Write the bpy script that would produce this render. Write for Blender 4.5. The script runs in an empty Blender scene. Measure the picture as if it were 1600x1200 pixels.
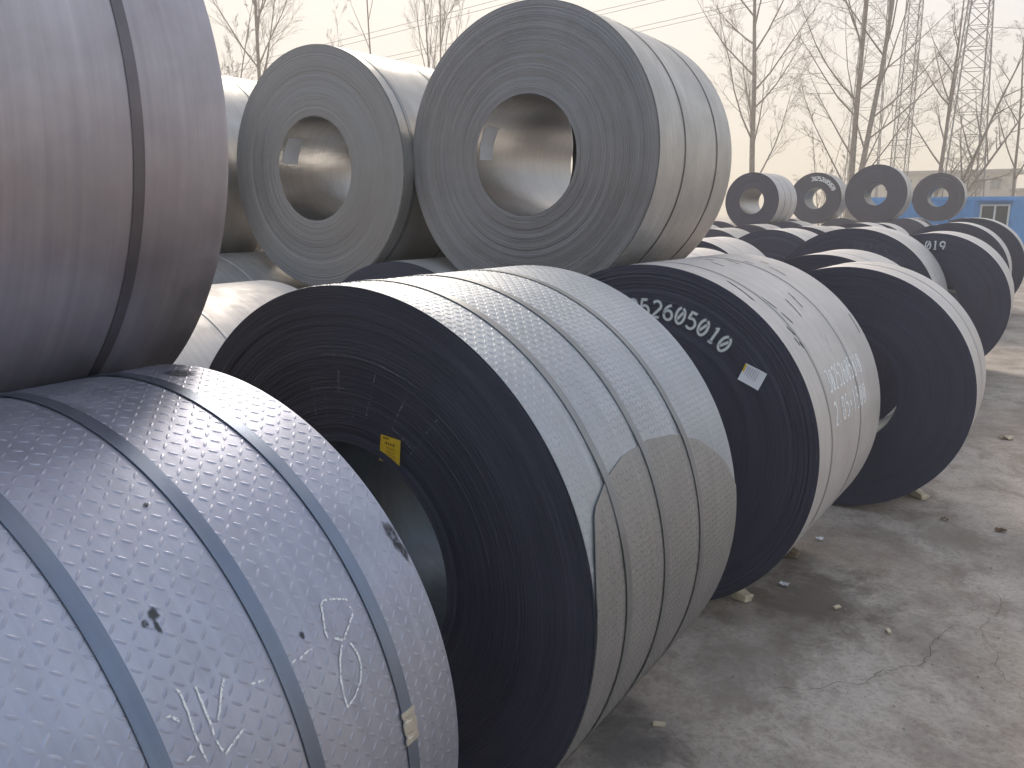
import bpy, bmesh, math, random
from mathutils import Vector, Matrix, noise

R_ = math.radians
S = 0.88                                    # survey units -> metres
scene = bpy.context.scene
COL = scene.collection

# ------------------------------------------------------------------ camera
cam_d = bpy.data.cameras.new('camera')
cam = bpy.data.objects.new('camera', cam_d)
COL.objects.link(cam)
cam.location = (0, 0, 2.504 * S)
cam.rotation_euler = (math.pi / 2 - 0.2105, 0, 0.5710)
cam_d.sensor_width = 36
cam_d.lens = 1271.8 / 1600 * 36
cam_d.clip_start = 0.05
cam_d.clip_end = 2000
scene.camera = cam

# ------------------------------------------------------------------ sky and sun
SUN_AZ = R_(-38)                            # from +Y, positive towards +X
SUN_EL = R_(34)
world = bpy.data.worlds.new('World')
scene.world = world
world.use_nodes = True
wn, wl = world.node_tree.nodes, world.node_tree.links
wn.clear()
sky = wn.new('ShaderNodeTexSky')
sky.sky_type = 'NISHITA'
sky.sun_disc = False
sky.sun_elevation = SUN_EL
sky.sun_rotation = SUN_AZ
sky.air_density = 1.0
sky.dust_density = 4.5
sky.ozone_density = 2.0
# thin high veil of cloud: evens the sky out without moving its colours about
veil = wn.new('ShaderNodeGamma')
veil.inputs['Gamma'].default_value = 0.11
tint = wn.new('ShaderNodeHueSaturation')
tint.inputs['Saturation'].default_value = 4.3
wl.new(sky.outputs[0], veil.inputs['Color'])
wl.new(veil.outputs[0], tint.inputs['Color'])
bg = wn.new('ShaderNodeBackground')
bg.inputs['Strength'].default_value = 0.15
wo = wn.new('ShaderNodeOutputWorld')
wl.new(tint.outputs[0], bg.inputs['Color'])
wl.new(bg.outputs[0], wo.inputs['Surface'])

sun_d = bpy.data.lights.new('sun', 'SUN')
sun_d.energy = 0.5
sun_d.angle = R_(20)
sun_d.color = (1.0, 0.90, 0.76)
sun = bpy.data.objects.new('sun', sun_d)
COL.objects.link(sun)
to_sun = Vector((math.sin(SUN_AZ) * math.cos(SUN_EL), math.cos(SUN_AZ) * math.cos(SUN_EL), math.sin(SUN_EL)))
sun.rotation_euler = (-to_sun).to_track_quat('-Z', 'Y').to_euler()
sun.location = (0, 0, 60)

vs = scene.view_settings
vs.view_transform = 'Standard'
vs.look = 'None'
vs.exposure = 2.42
vs.gamma = 1.0
vs.use_curve_mapping = False
scene.render.engine = 'CYCLES'
cy = scene.cycles
cy.use_denoising = True
cy.use_adaptive_sampling = True
cy.adaptive_threshold = 0.025
cy.max_bounces = 6
cy.diffuse_bounces = 2
cy.glossy_bounces = 3
cy.volume_bounces = 1
cy.transparent_max_bounces = 12
cy.sample_clamp_indirect = 6

# ------------------------------------------------------------------ helpers
def link(name, me, mat=None, parent=None, loc=None):
    o = bpy.data.objects.new(name, me)
    COL.objects.link(o)
    if mat is not None and me is not None:
        me.materials.append(mat)
    if parent is not None:
        o.parent = parent
    if loc is not None:
        o.location = loc
    return o

def mesh(name, verts, faces, smooth=False):
    me = bpy.data.meshes.new(name)
    me.from_pydata(verts, [], faces)
    if smooth:
        me.polygons.foreach_set('use_smooth', [True] * len(me.polygons))
    me.update()
    return me

def tag(o, label=None, cat=None, group=None, kind=None):
    if label: o['label'] = label
    if cat: o['category'] = cat
    if group: o['group'] = group
    if kind: o['kind'] = kind
    return o

def empty(name, loc=(0, 0, 0), rz=0.0):
    o = bpy.data.objects.new(name, None)
    COL.objects.link(o)
    o.location = loc
    o.rotation_euler = (0, 0, rz)
    o.empty_display_size = 0.2
    return o

class MB:
    """collects boxes and tubes for one mesh"""
    def __init__(self):
        self.v, self.f = [], []
    def box(self, c, s, rot=None, jit=0.0, rng=None):
        b = len(self.v)
        for dx in (-.5, .5):
            for dy in (-.5, .5):
                for dz in (-.5, .5):
                    p = Vector((dx * s[0], dy * s[1], dz * s[2]))
                    if jit:
                        p += Vector((rng.uniform(-jit, jit), rng.uniform(-jit, jit), rng.uniform(-jit, jit)))
                    if rot is not None:
                        p = rot @ p
                    self.v.append((c[0] + p.x, c[1] + p.y, c[2] + p.z))
        for q in ((0, 1, 3, 2), (4, 6, 7, 5), (0, 4, 5, 1), (2, 3, 7, 6), (0, 2, 6, 4), (1, 5, 7, 3)):
            self.f.append(tuple(b + i for i in q))
        return self
    def tube(self, p0, p1, r0, r1, n=5):
        p0, p1 = Vector(p0), Vector(p1)
        d = p1 - p0
        if d.length < 1e-6:
            return self
        d.normalize()
        a = d.orthogonal().normalized()
        c = d.cross(a)
        b = len(self.v)
        for i in range(n):
            t = 2 * math.pi * i / n
            k = a * math.cos(t) + c * math.sin(t)
            self.v.append(tuple(p0 + k * r0))
            self.v.append(tuple(p1 + k * r1))
        for i in range(n):
            j = (i + 1) % n
            self.f.append((b + 2 * i, b + 2 * j, b + 2 * j + 1, b + 2 * i + 1))
        return self
    def build(self, name, mat, parent=None, smooth=False, loc=None):
        return link(name, mesh(name, self.v, self.f, smooth), mat, parent, loc)

# ------------------------------------------------------------------ materials
def new_mat(name):
    m = bpy.data.materials.new(name)
    m.use_nodes = True
    nt = m.node_tree
    bs = nt.nodes['Principled BSDF']
    return m, nt, bs

def N(nt, t, **kw):
    n = nt.nodes.new(t)
    for k, v in kw.items():
        setattr(n, k, v)
    return n

def ramp(nt, stops):
    r = N(nt, 'ShaderNodeValToRGB')
    e = r.color_ramp.elements
    while len(e) < len(stops):
        e.new(0.5)
    for i, (p, c) in enumerate(stops):
        e[i].position = p
        e[i].color = (c[0], c[1], c[2], 1) if len(c) == 3 else c
    return r

def mixc(nt, fac, a, b, mode='MIX'):
    m = N(nt, 'ShaderNodeMix', data_type='RGBA', blend_type=mode)
    for sock, val in ((m.inputs['Factor'], fac), (m.inputs['A'], a), (m.inputs['B'], b)):
        if hasattr(val, 'links'):
            nt.links.new(val, sock)
        else:
            sock.default_value = val if not isinstance(val, tuple) else (val[0], val[1], val[2], 1)
    return m.outputs['Result']

def noise_tex(nt, vec, scale, detail=4, rough=0.55, dim='3D', dist=0.0):
    n = N(nt, 'ShaderNodeTexNoise', noise_dimensions=dim)
    n.inputs['Scale'].default_value = scale
    n.inputs['Detail'].default_value = detail
    n.inputs['Roughness'].default_value = rough
    n.inputs['Distortion'].default_value = dist
    if vec is not None:
        nt.links.new(vec, n.inputs['W' if dim == '1D' else 'Vector'])
    return n

def obj_coord(nt, scale=None, rand=True):
    tc = N(nt, 'ShaderNodeTexCoord')
    v = tc.outputs['Object']
    if rand:                                   # every coil has its own patch of steel
        oi = N(nt, 'ShaderNodeObjectInfo')
        ad = N(nt, 'ShaderNodeVectorMath', operation='MULTIPLY_ADD')
        nt.links.new(oi.outputs['Random'], ad.inputs[0])
        ad.inputs[1].default_value = (37.0, 0, 0)
        nt.links.new(v, ad.inputs[2])
        v = ad.outputs[0]
    if scale:
        mp = N(nt, 'ShaderNodeMapping')
        mp.inputs['Scale'].default_value = scale
        nt.links.new(v, mp.inputs['Vector'])
        v = mp.outputs[0]
    return v

def bump(nt, h, strength, dist, bs, prev=None):
    b = N(nt, 'ShaderNodeBump')
    b.inputs['Strength'].default_value = strength
    b.inputs['Distance'].default_value = dist
    nt.links.new(h, b.inputs['Height'])
    if prev is not None:
        nt.links.new(prev, b.inputs['Normal'])
    nt.links.new(b.outputs[0], bs.inputs['Normal'])
    return b.outputs[0]

def steel(name, c0, c1, rough=0.42, metal=0.9, dust=(0.42, 0.38, 0.33), dust_amt=0.25, wav=0.35, rvar=1.0):
    """hot rolled strip seen on its broad side: streaks run round the coil"""
    m, nt, bs = new_mat(name)
    v = obj_coord(nt)
    vs_ = obj_coord(nt, (1.2, 42.0, 1.2))
    big = noise_tex(nt, v, 2.3, 5, 0.6)
    str_ = noise_tex(nt, vs_, 1.0, 4, 0.6)
    r1 = ramp(nt, [(0.32, c0), (0.7, c1)])
    nt.links.new(big.outputs[0], r1.inputs[0])
    r2 = ramp(nt, [(0.3, (0.84, 0.84, 0.85)), (0.7, (1.0, 1.0, 1.0))])
    nt.links.new(str_.outputs[0], r2.inputs[0])
    col = mixc(nt, 1.0, r1.outputs[0], r2.outputs[0], 'MULTIPLY')
    dn = noise_tex(nt, v, 7.0, 8, 0.68)
    dr = ramp(nt, [(0.45, (0, 0, 0)), (0.78, (dust_amt,) * 3)])
    nt.links.new(dn.outputs[0], dr.inputs[0])
    col = mixc(nt, dr.outputs[0], col, dust)
    nt.links.new(col, bs.inputs['Base Color'])
    mt = N(nt, 'ShaderNodeMath', operation='MULTIPLY_ADD')
    nt.links.new(dr.outputs[0], mt.inputs[0])
    mt.inputs[1].default_value = -metal
    mt.inputs[2].default_value = metal
    nt.links.new(mt.outputs[0], bs.inputs['Metallic'])
    rr = N(nt, 'ShaderNodeMapRange')
    rr.inputs['From Min'].default_value = 0.3
    rr.inputs['From Max'].default_value = 0.75
    rr.inputs['To Min'].default_value = rough - 0.06 * rvar
    rr.inputs['To Max'].default_value = rough + 0.14 * rvar
    nt.links.new(dn.outputs[0], rr.inputs[0])
    nt.links.new(rr.outputs[0], bs.inputs['Roughness'])
    w = noise_tex(nt, v, 5.0, 3, 0.5)
    p = bump(nt, w.outputs[0], wav, 0.006, bs)
    g = noise_tex(nt, v, 220.0, 2, 0.6)
    bump(nt, g.outputs[0], 0.12, 0.002, bs, p)
    return m

def edge_face(name, c0, c1, rough=0.55, metal=0.35, freq=260.0, strength=0.5):
    """wound strip edges: colour and relief follow the radius"""
    m, nt, bs = new_mat(name)
    tc = N(nt, 'ShaderNodeTexCoord')
    sp = N(nt, 'ShaderNodeSeparateXYZ')
    nt.links.new(tc.outputs['Object'], sp.inputs[0])
    cb = N(nt, 'ShaderNodeCombineXYZ')
    nt.links.new(sp.outputs[0], cb.inputs[0])
    nt.links.new(sp.outputs[2], cb.inputs[1])
    ln = N(nt, 'ShaderNodeVectorMath', operation='LENGTH')
    nt.links.new(cb.outputs[0], ln.inputs[0])
    wob = noise_tex(nt, tc.outputs['Object'], 2.2, 3, 0.55)
    wm = N(nt, 'ShaderNodeMath', operation='MULTIPLY_ADD')
    nt.links.new(wob.outputs[0], wm.inputs[0]); wm.inputs[1].default_value = 0.014
    nt.links.new(ln.outputs['Value'], wm.inputs[2])
    rad = wm.outputs[0]
    big = noise_tex(nt, obj_coord(nt), 2.6, 6, 0.62)
    rings = noise_tex(nt, rad, freq, 2, 0.6, '1D')
    bands = noise_tex(nt, rad, 17.0, 3, 0.6, '1D')
    mx = N(nt, 'ShaderNodeMath', operation='MULTIPLY_ADD')
    nt.links.new(rings.outputs[0], mx.inputs[0]); mx.inputs[1].default_value = 0.62
    m2 = N(nt, 'ShaderNodeMath', operation='MULTIPLY_ADD')
    nt.links.new(bands.outputs[0], m2.inputs[0]); m2.inputs[1].default_value = 0.18
    m3 = N(nt, 'ShaderNodeMath', operation='MULTIPLY')
    nt.links.new(big.outputs[0], m3.inputs[0]); m3.inputs[1].default_value = 0.35
    nt.links.new(m3.outputs[0], m2.inputs[2])
    nt.links.new(m2.outputs[0], mx.inputs[2])
    r1 = ramp(nt, [(0.36, c0), (0.76, c1)])
    nt.links.new(mx.outputs[0], r1.inputs[0])
    nt.links.new(r1.outputs[0], bs.inputs['Base Color'])
    bs.inputs['Metallic'].default_value = metal
    rr = N(nt, 'ShaderNodeMapRange')
    rr.inputs['To Min'].default_value = rough - 0.12
    rr.inputs['To Max'].default_value = rough + 0.15
    nt.links.new(big.outputs[0], rr.inputs[0])
    nt.links.new(rr.outputs[0], bs.inputs['Roughness'])
    p = bump(nt, rings.outputs[0], strength, 0.004, bs)
    nick = noise_tex(nt, tc.outputs['Object'], 55.0, 4, 0.7)
    bump(nt, nick.outputs[0], 0.22, 0.004, bs, p)
    return m

def plain(name, c, rough=0.6, metal=0.0, var=0.12, scale=12.0, bmp=0.0):
    m, nt, bs = new_mat(name)
    n = noise_tex(nt, obj_coord(nt), scale, 6, 0.62)
    r = ramp(nt, [(0.3, tuple(x * (1 - var) for x in c)), (0.72, tuple(min(1, x * (1 + var)) for x in c))])
    nt.links.new(n.outputs[0], r.inputs[0])
    nt.links.new(r.outputs[0], bs.inputs['Base Color'])
    bs.inputs['Roughness'].default_value = rough
    bs.inputs['Metallic'].default_value = metal
    if bmp:
        bump(nt, n.outputs[0], bmp, 0.01, bs)
    return m

def spray(name, c, cover=0.95, nscale=90.0, cut=(0.25, 0.5)):
    """paint or chalk: soft at the stroke's rim, broken by the plate's grain"""
    m, nt, bs = new_mat(name)
    bs.inputs['Base Color'].default_value = (*c, 1)
    bs.inputs['Roughness'].default_value = 0.85
    at = N(nt, 'ShaderNodeAttribute', attribute_name='cover')
    n = noise_tex(nt, obj_coord(nt), nscale, 4, 0.7)
    mr = N(nt, 'ShaderNodeMapRange')
    mr.inputs['From Min'].default_value = cut[0]
    mr.inputs['From Max'].default_value = cut[1]
    mr.inputs['To Max'].default_value = cover
    nt.links.new(n.outputs[0], mr.inputs[0])
    mu = N(nt, 'ShaderNodeMath', operation='MULTIPLY')
    nt.links.new(mr.outputs[0], mu.inputs[0])
    nt.links.new(at.outputs['Fac'], mu.inputs[1])
    nt.links.new(mu.outputs[0], bs.inputs['Alpha'])
    return m

M = {}
M['checker'] = steel('checker_plate_blue', (0.355, 0.37, 0.46), (0.475, 0.49, 0.575), 0.45, 0.88, dust=(0.36, 0.34, 0.33), dust_amt=0.2)
M['checker2'] = steel('checker_plate_grey', (0.41, 0.43, 0.465), (0.54, 0.555, 0.58), 0.52, 0.72, dust_amt=0.35)
M['tongue'] = steel('tail_plate_dusty', (0.30, 0.294, 0.29), (0.385, 0.375, 0.368), 0.46, 0.75, dust=(0.32, 0.28, 0.24), dust_amt=0.4)
M['plate_pale'] = steel('strip_pale', (0.58, 0.545, 0.525), (0.70, 0.66, 0.635), 0.52, 0.6, dust=(0.55, 0.50, 0.44), dust_amt=0.45)
M['plate_grey'] = steel('strip_grey', (0.46, 0.445, 0.43), (0.60, 0.58, 0.555), 0.44, 0.8, dust_amt=0.25)
M['plate_near'] = steel('strip_mauve', (0.41, 0.37, 0.395), (0.56, 0.515, 0.535), 0.50, 0.85, dust_amt=0.12, wav=0.5)
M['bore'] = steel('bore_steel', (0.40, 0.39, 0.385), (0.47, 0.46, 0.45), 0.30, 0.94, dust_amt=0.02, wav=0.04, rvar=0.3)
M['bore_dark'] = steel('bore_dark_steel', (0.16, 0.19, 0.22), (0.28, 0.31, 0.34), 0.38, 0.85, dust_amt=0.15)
M['face_dark'] = edge_face('wound_edges_dark', (0.030, 0.032, 0.050), (0.080, 0.081, 0.120), 0.52, 0.3)
M['face_navy'] = edge_face('wound_edges_navy', (0.044, 0.043, 0.066), (0.082, 0.081, 0.122), 0.5, 0.25, 300)
M['face_grey'] = edge_face('wound_edges_grey', (0.14, 0.135, 0.138), (0.34, 0.328, 0.335), 0.42, 0.85, 230, 0.5)
M['face_mid'] = edge_face('wound_edges_mid', (0.22, 0.21, 0.212), (0.31, 0.298, 0.299), 0.42, 0.85, 320, 0.2)
M['strap_blue'] = steel('strap_blue_steel', (0.165, 0.20, 0.275), (0.23, 0.27, 0.35), 0.34, 0.9, dust_amt=0.08, wav=0.1)
M['strap_grey'] = steel('strap_grey_steel', (0.24, 0.25, 0.265), (0.34, 0.345, 0.355), 0.4, 0.85, dust_amt=0.15, wav=0.1)
M['strap_dark'] = steel('strap_dark_steel', (0.09, 0.085, 0.095), (0.15, 0.145, 0.15), 0.42, 0.8, dust_amt=0.1, wav=0.1)
M['strap_mauve'] = steel('strap_mauve_steel', (0.15, 0.135, 0.148), (0.22, 0.20, 0.212), 0.45, 0.85, dust_amt=0.1, wav=0.1)
M['seal'] = plain('seal_metal', (0.62, 0.60, 0.53), 0.35, 0.85, 0.15, 60, 0.2)
M['paint'] = spray('white_spray_paint', (0.80, 0.80, 0.80), 0.95, 70, (0.15, 0.4))
M['brush'] = spray('white_brush_paint', (0.92, 0.91, 0.90), 1.0, 60, (0.05, 0.28))
M['chalk'] = spray('white_chalk', (0.86, 0.86, 0.85), 0.92, 110, (0.38, 0.52))
M['chalk_faint'] = spray('faint_chalk', (0.6, 0.6, 0.62), 0.38, 150, (0.45, 0.6))
M['scuff'] = spray('scuff_mark', (0.06, 0.052, 0.042), 0.95, 40, (0.1, 0.35))
M['oil'] = spray('oil_stain', (0.05, 0.052, 0.06), 0.85, 60, (0.25, 0.5))
M['yellow'] = plain('yellow_label', (0.85, 0.56, 0.03), 0.5, 0, 0.06, 30)
M['print'] = plain('brown_print', (0.16, 0.085, 0.01), 0.6)
M['print_soft'] = plain('ochre_print', (0.50, 0.26, 0.015), 0.6)
M['paper'] = plain('white_label', (0.86, 0.85, 0.87), 0.55, 0, 0.04, 30)
M['paper_grey'] = plain('grey_print', (0.50, 0.49, 0.55), 0.6)
M['wood'] = plain('pale_wood', (0.66, 0.55, 0.39), 0.75, 0, 0.3, 25, 0.3)
M['wood_old'] = plain('old_wood', (0.20, 0.145, 0.09), 0.85, 0, 0.35, 25, 0.4)
M['bark'] = plain('bark', (0.30, 0.245, 0.20), 0.9, 0, 0.35, 6, 0.5)
M['twig'] = plain('twig_bark', (0.33, 0.265, 0.21), 0.9, 0, 0.25, 3)
M['lattice'] = plain('galvanised_lattice', (0.26, 0.245, 0.23), 0.6, 0.3, 0.2, 3)
M['wire'] = plain('wire', (0.16, 0.155, 0.15), 0.5, 0.4)
M['blue'] = plain('blue_cabin_paint', (0.13, 0.38, 0.74), 0.45, 0, 0.15, 1.5)
M['blue_dark'] = plain('blue_trim', (0.06, 0.17, 0.40), 0.5, 0, 0.12, 2)
M['frame_white'] = plain('white_window_frame', (0.78, 0.78, 0.76), 0.4, 0, 0.04)
M['curtain'] = plain('curtain', (0.36, 0.36, 0.35), 0.8, 0, 0.2, 4)
M['render'] = plain('cream_render', (0.50, 0.44, 0.36), 0.85, 0, 0.12, 0.6)
M['roof'] = plain('roof_slab', (0.30, 0.27, 0.24), 0.85, 0, 0.15, 0.6)
M['stone'] = plain('pebble', (0.34, 0.31, 0.27), 0.85, 0, 0.35, 9)
M['leaf'] = plain('dry_leaf', (0.15, 0.085, 0.045), 0.8, 0, 0.3, 30)
M['crack'] = plain('crack', (0.13, 0.11, 0.095), 0.95)

gl, nt, bs = new_mat('window_glass')
bs.inputs['Base Color'].default_value = (0.06, 0.075, 0.085, 1)
bs.inputs['Roughness'].default_value = 0.08
bs.inputs['Specular IOR Level'].default_value = 0.6
M['glass'] = gl

# checkered bore of the second top coil: pattern too fine to build
m = steel('bore_tread_steel', (0.40, 0.395, 0.395), (0.56, 0.55, 0.54), 0.30, 0.92, dust_amt=0.02, wav=0.04, rvar=0.3)
M['bore_tread'] = m
nt = m.node_tree
bs = nt.nodes['Principled BSDF']
wv = N(nt, 'ShaderNodeTexVoronoi')
wv.inputs['Scale'].default_value = 46
nt.links.new(obj_coord(nt, (1, 1.6, 1)), wv.inputs['Vector'])
bump(nt, wv.outputs['Distance'], 0.28, 0.003, bs)

# concrete yard
m, nt, bs = new_mat('yard_concrete')
tc = N(nt, 'ShaderNodeTexCoord'); v = tc.outputs['Object']
n1 = noise_tex(nt, v, 0.55, 8, 0.66, dist=0.6)
n2 = noise_tex(nt, v, 3.2, 8, 0.7, dist=0.3)
n3 = noise_tex(nt, v, 42.0, 5, 0.7)
r1 = ramp(nt, [(0.30, (0.37, 0.305, 0.255)), (0.48, (0.50, 0.425, 0.365)), (0.70, (0.575, 0.50, 0.44))])
nt.links.new(n1.outputs[0], r1.inputs[0])
r2 = ramp(nt, [(0.30, (0.62, 0.58, 0.54)), (0.5, (0.95, 0.94, 0.92)), (0.72, (1.12, 1.11, 1.10))])
nt.links.new(n2.outputs[0], r2.inputs[0])
c = mixc(nt, 1.0, r1.outputs[0], r2.outputs[0], 'MULTIPLY')
r3 = ramp(nt, [(0.30, (0.66, 0.65, 0.64)), (0.52, (1.0, 1.0, 1.0)), (0.75, (1.12, 1.12, 1.12))])
nt.links.new(n3.outputs[0], r3.inputs[0])
c = mixc(nt, 1.0, c, r3.outputs[0], 'MULTIPLY')
n4 = noise_tex(nt, v, 0.75, 9, 0.68, dist=0.8)             # oil, mud and damp patches
r4 = ramp(nt, [(0.44, (0, 0, 0)), (0.56, (0.4, 0.4, 0.4)), (0.72, (0.8, 0.8, 0.8))])
nt.links.new(n4.outputs[0], r4.inputs[0])
c = mixc(nt, r4.outputs[0], c, (0.20, 0.155, 0.125))
n5 = noise_tex(nt, v, 14.0, 7, 0.75, dist=0.5)             # pits and grit
r5 = ramp(nt, [(0.60, (0, 0, 0)), (0.70, (0.6, 0.6, 0.6))])
nt.links.new(n5.outputs[0], r5.inputs[0])
c = mixc(nt, r5.outputs[0], c, (0.17, 0.14, 0.115))
sp = N(nt, 'ShaderNodeSeparateXYZ'); nt.links.new(v, sp.inputs[0])
def dark_patch(c, x, y, rx, ry, col, amt):
    """an irregular darker patch: an ellipse torn up by noise"""
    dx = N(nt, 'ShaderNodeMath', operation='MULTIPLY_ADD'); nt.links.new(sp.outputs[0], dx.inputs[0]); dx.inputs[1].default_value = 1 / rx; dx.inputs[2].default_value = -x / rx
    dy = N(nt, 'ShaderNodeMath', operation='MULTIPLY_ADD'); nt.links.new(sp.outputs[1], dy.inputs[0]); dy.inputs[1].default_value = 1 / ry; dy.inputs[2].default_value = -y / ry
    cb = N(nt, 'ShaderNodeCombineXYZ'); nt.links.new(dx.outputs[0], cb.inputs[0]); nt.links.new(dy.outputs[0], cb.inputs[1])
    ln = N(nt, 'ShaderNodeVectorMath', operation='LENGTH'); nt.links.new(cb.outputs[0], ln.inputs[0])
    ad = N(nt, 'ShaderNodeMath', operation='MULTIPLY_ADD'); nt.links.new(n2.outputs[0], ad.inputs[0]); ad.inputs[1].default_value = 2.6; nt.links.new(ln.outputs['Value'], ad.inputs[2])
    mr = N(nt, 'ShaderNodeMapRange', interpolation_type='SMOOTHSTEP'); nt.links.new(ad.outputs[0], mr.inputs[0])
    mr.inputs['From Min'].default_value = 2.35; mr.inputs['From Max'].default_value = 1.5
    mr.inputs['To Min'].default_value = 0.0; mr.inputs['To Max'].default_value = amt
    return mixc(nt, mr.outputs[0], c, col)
c = dark_patch(c, -0.92, 4.65, 0.55, 0.60, (0.15, 0.115, 0.092), 0.85)  # darker areas of the slab, most of them beside the coils
c = dark_patch(c, -1.0, 3.6, 0.35, 0.5, (0.24, 0.19, 0.16), 0.6)
c = dark_patch(c, -0.3, 3.0, 0.4, 0.3, (0.30, 0.25, 0.22), 0.5)
c = dark_patch(c, -1.30, 2.75, 0.30, 0.42, (0.13, 0.115, 0.11), 0.7)
c = dark_patch(c, -0.95, 2.55, 0.22, 0.30, (0.11, 0.10, 0.10), 0.55)
c = dark_patch(c, -0.35, 6.1, 0.40, 0.7, (0.24, 0.19, 0.15), 0.6)
c = dark_patch(c, 0.3, 8.5, 0.5, 1.1, (0.26, 0.20, 0.155), 0.6)
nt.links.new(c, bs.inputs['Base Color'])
bs.inputs['Roughness'].default_value = 0.82
p = bump(nt, n2.outputs[0], 0.35, 0.03, bs)
bump(nt, n3.outputs[0], 0.45, 0.008, bs, p)
M['ground'] = m

# ------------------------------------------------------------------ ground
def make_ground():
    def ticks(lo, hi, f0, f1, fine):
        t, x = [], lo
        a = []
        x = f0
        while x < f1:
            a.append(x); x += fine
        a.append(f1)
        step, x = fine, f1
        while x < hi:
            step *= 1.5; x = min(hi, x + step); a.append(x)
        step, x = fine, f0
        b = []
        while x > lo:
            step *= 1.5; x = max(lo, x - step); b.append(x)
        return b[::-1] + a
    xs = ticks(-290, 290, -2.5, 3.5, 0.06)
    ys = ticks(-60, 290, 1.5, 15.0, 0.09)
    vv, ff = [], []
    for y in ys:
        for x in xs:
            z = 0.0
            if -2.5 <= x <= 3.5 and 1.5 <= y <= 15:
                z = -0.012 + 0.010 * noise.noise(Vector((x * 0.8, y * 0.8, 0))) + 0.004 * noise.noise(Vector((x * 4, y * 4, 3)))
                z = min(z, 0.0)
            vv.append((x, y, z))
    nx = len(xs)
    for j in range(len(ys) - 1):
        for i in range(nx - 1):
            a = j * nx + i
            ff.append((a, a + 1, a + nx + 1, a + nx))
    o = link('ground', mesh('ground', vv, ff, True), M['ground'])
    tag(o, kind='structure')
make_ground()

# ------------------------------------------------------------------ strokes and glyphs
def arc(cx, cy, rx, ry, a0, a1, n=10):
    return [(cx + rx * math.cos(R_(a0 + (a1 - a0) * i / n)), cy + ry * math.sin(R_(a0 + (a1 - a0) * i / n))) for i in range(n + 1)]
GL = {
    '0': [arc(.3, .5, .28, .5, 90, 450, 18), [(.14, .18), (.46, .82)]],
    '1': [[(.12, .82), (.32, 1), (.32, 0)], [(.1, 0), (.54, 0)]],
    '2': [arc(.3, .72, .27, .28, 165, -25, 10) + [(.03, 0), (.58, 0)]],
    '3': [arc(.28, .75, .26, .25, 150, -90, 9) + arc(.28, .25, .30, .25, 90, -150, 10)],
    '5': [[(.54, 1), (.1, 1), (.06, .56)] + arc(.28, .32, .29, .32, 120, -150, 11)],
    '6': [[(.48, .98)] + arc(.52, .38, .49, .55, 125, 180, 5) + arc(.3, .29, .27, .29, 180, 540, 14)],
    '8': [arc(.3, .75, .24, .25, -90, 270, 12), arc(.3, .25, .29, .25, 90, 450, 12)],
    '9': [arc(.3, .70, .27, .30, 0, 360, 14) + [(.55, .45), (.42, .02)]],
    '.': [[(.2, .0), (.26, .06)]],
    '*': [[(.1, .3), (.5, .7)], [(.1, .7), (.5, .3)], [(.05, .5), (.55, .5)]],
}

def resample(pl, step):
    out = [Vector(pl[0])]
    for a, b in zip(pl, pl[1:]):
        a, b = Vector(a), Vector(b)
        n = max(1, int((b - a).length / step))
        for i in range(1, n + 1):
            out.append(a.lerp(b, i / n))
    return out

def ribbons(name, lines, put, wi, wo, mat, parent, loc, step=0.012, rng=None, jit=0.0):
    """lines are polylines in metres on a surface; put(u, v) gives the 3-D point"""
    vv, ff, cov = [], [], []
    for pl in lines:
        q = resample(pl, step)
        if jit:
            q = [p + Vector((rng.uniform(-jit, jit), rng.uniform(-jit, jit))) for p in q]
        b = len(vv)
        for i, p in enumerate(q):
            d = (q[min(i + 1, len(q) - 1)] - q[max(i - 1, 0)])
            d = d.normalized() if d.length > 1e-9 else Vector((1, 0))
            s = Vector((-d.y, d.x))
            e = 0.0 if i in (0, len(q) - 1) and len(q) > 3 else 1.0
            k = 1.0 if not rng else rng.uniform(0.75, 1.2)
            for off, cc in ((-wo, 0), (-wi, e), (wi, e), (wo, 0)):
                w = p + s * off * k
                vv.append(put(w.x, w.y)); cov.append(cc)
        for i in range(len(q) - 1):
            for j in range(3):
                a = b + i * 4 + j
                ff.append((a, a + 1, a + 5, a + 4))
    me = mesh(name, vv, ff, True)
    at = me.attributes.new('cover', 'FLOAT', 'POINT')
    at.data.foreach_set('value', cov)
    return link(name, me, mat, parent, loc)

def blot(name, outline, put, mat, parent, loc, inner=0.55):
    """a soft-rimmed patch from an outline given on the surface"""
    c = sum((Vector(p) for p in outline), Vector((0, 0))) / len(outline)
    vv, ff, cov = [put(c.x, c.y)], [], [1.0]
    n = len(outline)
    for k, cc in ((inner, 1.0), (1.0, 0.0)):
        for p in outline:
            w = c.lerp(Vector(p), k)
            vv.append(put(w.x, w.y)); cov.append(cc)
    for i in range(n):
        j = (i + 1) % n
        ff.append((0, 1 + i, 1 + j))
        ff.append((1 + i, 1 + n + i, 1 + n + j, 1 + j))
    me = mesh(name, vv, ff, True)
    at = me.attributes.new('cover', 'FLOAT', 'POINT')
    at.data.foreach_set('value', cov)
    return link(name, me, mat, parent, loc)

# ------------------------------------------------------------------ coils
def revolve(prof, seg, name, closed=False, inward=False):
    """profile of (radius, y) pairs turned round the y axis; theta from the top towards +x"""
    vv, ff = [], []
    n = len(prof)
    cs = [(math.sin(2 * math.pi * i / seg), math.cos(2 * math.pi * i / seg)) for i in range(seg)]
    for s, c in cs:
        for r, y in prof:
            vv.append((r * s, y, r * c))
    for i in range(seg):
        j = (i + 1) % seg
        for k in range(n - 1):
            a, b, c_, d = i * n + k, i * n + k + 1, j * n + k + 1, j * n + k
            ff.append((a, d, c_, b) if not inward else (a, b, c_, d))
    return mesh(name, vv, ff)

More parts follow.
